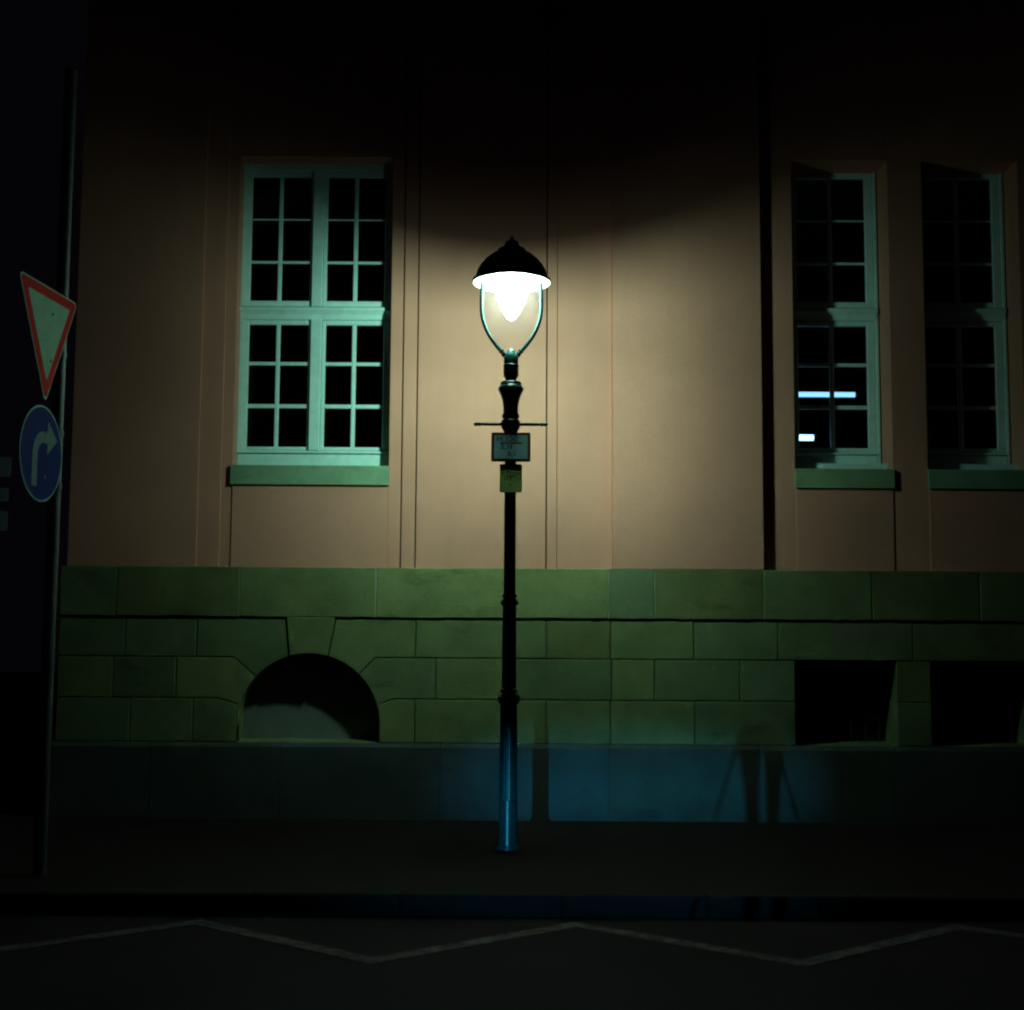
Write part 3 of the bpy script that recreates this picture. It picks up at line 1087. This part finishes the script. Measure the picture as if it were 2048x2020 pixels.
text('K', 0.048, (gx(700), ty, gz(570)), ROTX, M['ink'], sg2, xf=T2)
text(':', 0.044, (gx(930), ty, gz(620)), ROTX, M['ink'], sg2, xf=T2)
text('u', 0.044, (gx(1160), ty, gz(620)), ROTX, M['ink'], sg2, xf=T2)
MB().box(gx(570), gx(1070), ty - 0.0006, ty + 0.0004, gz(800), gz(840)).build('underline', M['ink'], sg2, False, T2)
MB().box(gx(770), gx(820), ty - 0.0006, ty + 0.0004, gz(840), gz(1050)).build('stem', M['ink'], sg2, False, T2)
text('11', 0.038, (gx(580), ty, gz(970)), ROTX, M['ink'], sg2, xf=T2)
text('8', 0.03, (gx(780), ty, gz(1310)), ROTX, M['ink'], sg2, xf=T2)
MB().tube([((s2x0 + s2x1) / 2, SY + 0.003, (s2z0 + s2z1) / 2), ((s2x0 + s2x1) / 2, LY - 0.04, (s2z0 + s2z1) / 2)], 0.01, 8).build('bolt', M['galv'], sg2, False, T2)
# faint numbered sticker wrapped round the post
zt0, zt1 = lz(1160), lz(1143)
st = MB()
nn = 10
rr = 12.0 * mpp + 0.0012
vs, fs = [], []
for i in range(nn + 1):
    a = R(-90 - 52 + 104 * i / nn)
    for z in (zt0, zt1):
        vs.append((LC + rr * math.cos(a), LY + rr * math.sin(a), z))
for i in range(nn):
    fs.append((2 * i, 2 * i + 2, 2 * i + 3, 2 * i + 1))
stk = st.add(vs, fs).build('number_sticker', plain('grey_sticker', (0.06, 0.075, 0.075), 0.6), lamp, True)

# ---------------------------------------------------------------- the two road signs on their mast, seen nearly edge on
PHI = R(84)
SD = 8.65
qs = P(83, 905, SD - 12)
u = Vector((math.cos(PHI), math.sin(PHI), 0))          # along the plates, away from the camera
nrm = Vector((math.sin(PHI), -math.cos(PHI), 0))       # the side the plates show
upv = Vector((0, 0, 1))
mast_y = SD - 12 + 0.30
mast_p = P(116, 800, mast_y)
MR = 0.040
road_sign = thing('road_sign', 'give way triangle above round blue turn arrow sign on one steel mast, nearly edge on', 'road sign', (mast_p.x, mast_y, GZ))
mast = MB().tube([(mast_p.x, mast_y, GZ - 0.02), (mast_p.x, mast_y, 5.2)], MR, 24).build('mast', M['galv'], road_sign, True)


def frame_mat(c):
    return Matrix(((u.x, nrm.x * -1, 0, c.x), (u.y, nrm.y * -1, 0, c.y), (0, 0, 1, c.z), (0, 0, 0, 1)))


# local frame: x along the plate, y behind it, z up
tri_top = P(92, 575, SD - 12).z
tri_bot = P(90, 808, SD - 12).z
H = tri_top - tri_bot
S = H / (math.sqrt(3) / 2)
qt = Vector((qs.x + 0.010, qs.y, tri_bot))
XF = frame_mat(qt)


def round_tri(S, H, inset, r, n=4):
    k = inset
    V = [Vector((-S / 2 + k * math.sqrt(3), H - k)), Vector((0, 2 * k)), Vector((S / 2 - k * math.sqrt(3), H - k))]
    out = []
    for i in range(3):
        a, b, c = V[i - 1], V[i], V[(i + 1) % 3]
        e1, e2 = (a - b).normalized(), (c - b).normalized()
        cut = r * math.sqrt(3)
        cen = b + (e1 + e2).normalized() * (2 * r)
        s0 = b + e1 * cut; s1 = b + e2 * cut
        a0 = math.atan2((s0 - cen).y, (s0 - cen).x); a1 = math.atan2((s1 - cen).y, (s1 - cen).x)
        da = (a1 - a0 + math.pi) % (2 * math.pi) - math.pi
        for j in range(n + 1):
            t = a0 + da * j / n
            out.append((cen.x + r * math.cos(t), cen.y + r * math.sin(t)))
    return out


tri = MB().prism(round_tri(S, H, 0, 0.028), 0.0, 0.004).build('give_way_plate', M['sign_white'], road_sign, False, XF)
MB().prism(round_tri(S, H, 0.010, 0.024), -0.0015, 0.001).build('red_border', M['sign_red'], tri, False, XF)
MB().prism(round_tri(S, H, 0.072, 0.010), -0.003, 0.0).build('white_field', M['sign_white'], tri, False, XF)
RC = 0.30
zc = P(83, 907, SD - 12).z
XF2 = frame_mat(Vector((qs.x, qs.y, zc)))
circ = lambda r, n=48: [(r * math.cos(2 * math.pi * i / n), r * math.sin(2 * math.pi * i / n)) for i in range(n)]
rd = MB().prism(circ(RC), 0.0, 0.004).build('turn_plate', M['sign_white'], road_sign, False, XF2)
MB().prism(circ(RC - 0.011), -0.0015, 0.001).build('blue_field', M['sign_blue'], rd, False, XF2)
# arrow: up, then bending to the far side
sw = 0.036
ar = []
cx0, cz0, rb = 0.02, -0.01, 0.115
ar += [(-0.095 - sw, -0.21), (-0.095 + sw, -0.21)]
ar += [(cx0 - (rb - sw) * math.cos(t), cz0 + (rb - sw) * math.sin(t)) for t in [math.pi / 2 * i / 6 for i in range(7)]]
ar += [(0.075, cz0 + rb - sw), (0.075, cz0 + rb - 0.105), (0.215, cz0 + rb), (0.075, cz0 + rb + 0.105), (0.075, cz0 + rb + sw)]
ar += [(cx0 - (rb + sw) * math.cos(t), cz0 + (rb + sw) * math.sin(t)) for t in [math.pi / 2 * i / 6 for i in range(6, -1, -1)]]
MB().prism(ar, -0.003, 0.0).build('arrow', plain('dull_white_arrow', (0.16, 0.25, 0.24), 0.9), rd, False, XF2)
for zz3, XFF, host in ((0.28, XF, tri), (H - 0.16, XF, tri), (0.14, XF2, rd), (-0.14, XF2, rd)):
    MB().tube([(0.05, -0.008, zz3), (0.05, -0.002, zz3)], 0.010, 10).build('bolt', M['galv'], host, True, XFF)
# brackets from the plates back to the mast
for zz2 in (tri_bot + H * 0.86, tri_bot + H * 0.5, zc + 0.17, zc - 0.17):
    br = MB()
    a = Vector((qs.x, qs.y, zz2)) + u * 0.0 - nrm * 0.02
    b = Vector((mast_p.x, mast_y, zz2))
    br.tube([Vector((qs.x, qs.y, zz2)) - nrm * 0.018 - u * 0.12, Vector((qs.x, qs.y, zz2)) - nrm * 0.018 + u * 0.25], 0.012, 8)
    br.tube([(mast_p.x, mast_y, zz2 - 0.02), (mast_p.x, mast_y, zz2 + 0.02)], MR + 0.006, 20)
    br.build('bracket', M['galv'], road_sign, True)

# ---------------------------------------------------------------- three pale plates on a post at the street corner
PY = -0.6
pc = P(-32, 980, PY)
board = thing('plate_post', 'three pale blank plates stacked on a slim post by the building corner', 'signpost', (pc.x, PY, GZ))
MB().tube([(pc.x, PY + 0.04, GZ), (pc.x, PY + 0.04, P(-32, 890, PY).z)], 0.03, 16).build('post', M['galv'], board, True)
for y0, y1, e in ((914, 954, 20), (976, 1003, 17), (1022, 1062, 17)):
    zt2, zb2 = P(0, y0, PY).z, P(0, y1, PY).z
    xr2_ = P(e, 980, PY).x
    MB().prism(rrect(pc.x - (xr2_ - pc.x), xr2_, zb2, zt2, 0.02), PY, PY + 0.004, 0.001).build('plate', plain('grey_white_plate', (0.34, 0.40, 0.42), 0.5), board)

# ---------------------------------------------------------------- the photographer and tripod (behind the lens; they shade the low beam)
tp = thing('tripod', 'black camera tripod standing on the road with its three legs spread', 'tripod', (0, -12.12, ROAD_Z))
apex = Vector((0, -12.12, 1.20))
for fxx, fy in ((-0.37, 0.12), (0.37, 0.12), (0.05, -0.40)):
    f = Vector((fxx, -12.12 + fy, ROAD_Z))
    m_ = apex.lerp(f, 0.5)
    leg = MB().tube([apex + (f - apex).normalized() * 0.05, m_], 0.017, 10).build('leg', M['iron'], tp, True)
    MB().tube([m_, f + (apex - f).normalized() * 0.02], 0.012, 10).build('leg_section', M['iron'], leg, True)
    MB().tube([f + (apex - f).normalized() * 0.03, f], 0.017, 10).build('foot', M['iron'], leg, True)
MB().tube([apex - Vector((0, 0, 0.06)), apex + Vector((0, 0, 0.10))], 0.032, 14).build('head', M['iron'], tp, True)

pe = thing('person', 'person in a long dark coat standing upright behind the tripod', 'person', (-0.06, -12.62, ROAD_Z))


def skinned(name, verts, edges, radii, mat, root=0):
    me = bpy.data.meshes.new(name)
    me.from_pydata(verts, edges, [])
    o = bpy.data.objects.new(name, me)
    sc.collection.objects.link(o)
    o.parent = pe
    sk = o.modifiers.new('skin', 'SKIN')
    for i, r in enumerate(radii):
        v = me.skin_vertices[0].data[i]
        v.radius = (r, r) if not isinstance(r, tuple) else r
        v.use_root = (i == root)
    o.modifiers.new('smooth', 'SUBSURF').render_levels = 2
    me.materials.append(mat)
    return o


V_ = [(0, 0, 0.98), (0, 0, 1.15), (0, 0, 1.38), (0, 0, 1.50), (0, 0.01, 1.60),
      (-0.10, 0, 0.86), (-0.085, 0.0, 0.50), (-0.075, 0.0, 0.09), (-0.08, 0.13, 0.04),
      (0.10, 0, 0.86), (0.085, 0.0, 0.50), (0.075, 0.0, 0.09), (0.08, 0.13, 0.04),
      (-0.19, 0, 1.42), (-0.26, 0.0, 1.14), (-0.18, 0.20, 1.12),
      (0.19, 0, 1.42), (0.26, 0.0, 1.14), (0.18, 0.20, 1.12)]
E_ = [(0, 1), (1, 2), (2, 3), (3, 4), (0, 5), (5, 6), (6, 7), (7, 8), (0, 9), (9, 10), (10, 11), (11, 12), (2, 13), (13, 14), (14, 15), (2, 16), (16, 17), (17, 18)]
R_ = [(0.16, 0.11), (0.145, 0.10), (0.17, 0.11), 0.06, 0.055, 0.095, 0.075, 0.05, 0.04, 0.095, 0.075, 0.05, 0.04, 0.065, 0.05, 0.035, 0.065, 0.05, 0.035]
skinned('body', V_, E_, R_, M['cloth'])
hv = [(0, 0.01, 1.60), (0, 0.02, 1.68), (0, 0.02, 1.76)]
skinned('head', hv, [(0, 1), (1, 2)], [0.06, (0.085, 0.10), (0.07, 0.085)], M['skin'])
skinned('hair', [(0, -0.01, 1.72), (0, 0.0, 1.79)], [(0, 1)], [(0.09, 0.10), (0.075, 0.085)], M['hair'])
for s in (-1, 1):
    hx = s * 0.18
    skinned('hand', [(hx, 0.20, 1.12), (hx, 0.27, 1.12), (hx - s * 0.0, 0.31, 1.12)], [(0, 1), (1, 2)], [0.028, (0.035, 0.018), (0.033, 0.014)], M['skin'])
    for k in range(4):
        fxk = hx + (k - 1.5) * 0.02
        skinned('finger', [(fxk, 0.30, 1.12), (fxk, 0.335, 1.115), (fxk, 0.355, 1.095), (fxk, 0.36, 1.075)], [(0, 1), (1, 2), (2, 3)], [0.009, 0.009, 0.008, 0.007], M['skin'])
    skinned('thumb', [(hx - s * 0.03, 0.24, 1.12), (hx - s * 0.06, 0.27, 1.115), (hx - s * 0.068, 0.30, 1.105)], [(0, 1), (1, 2)], [0.011, 0.01, 0.008], M['skin'])
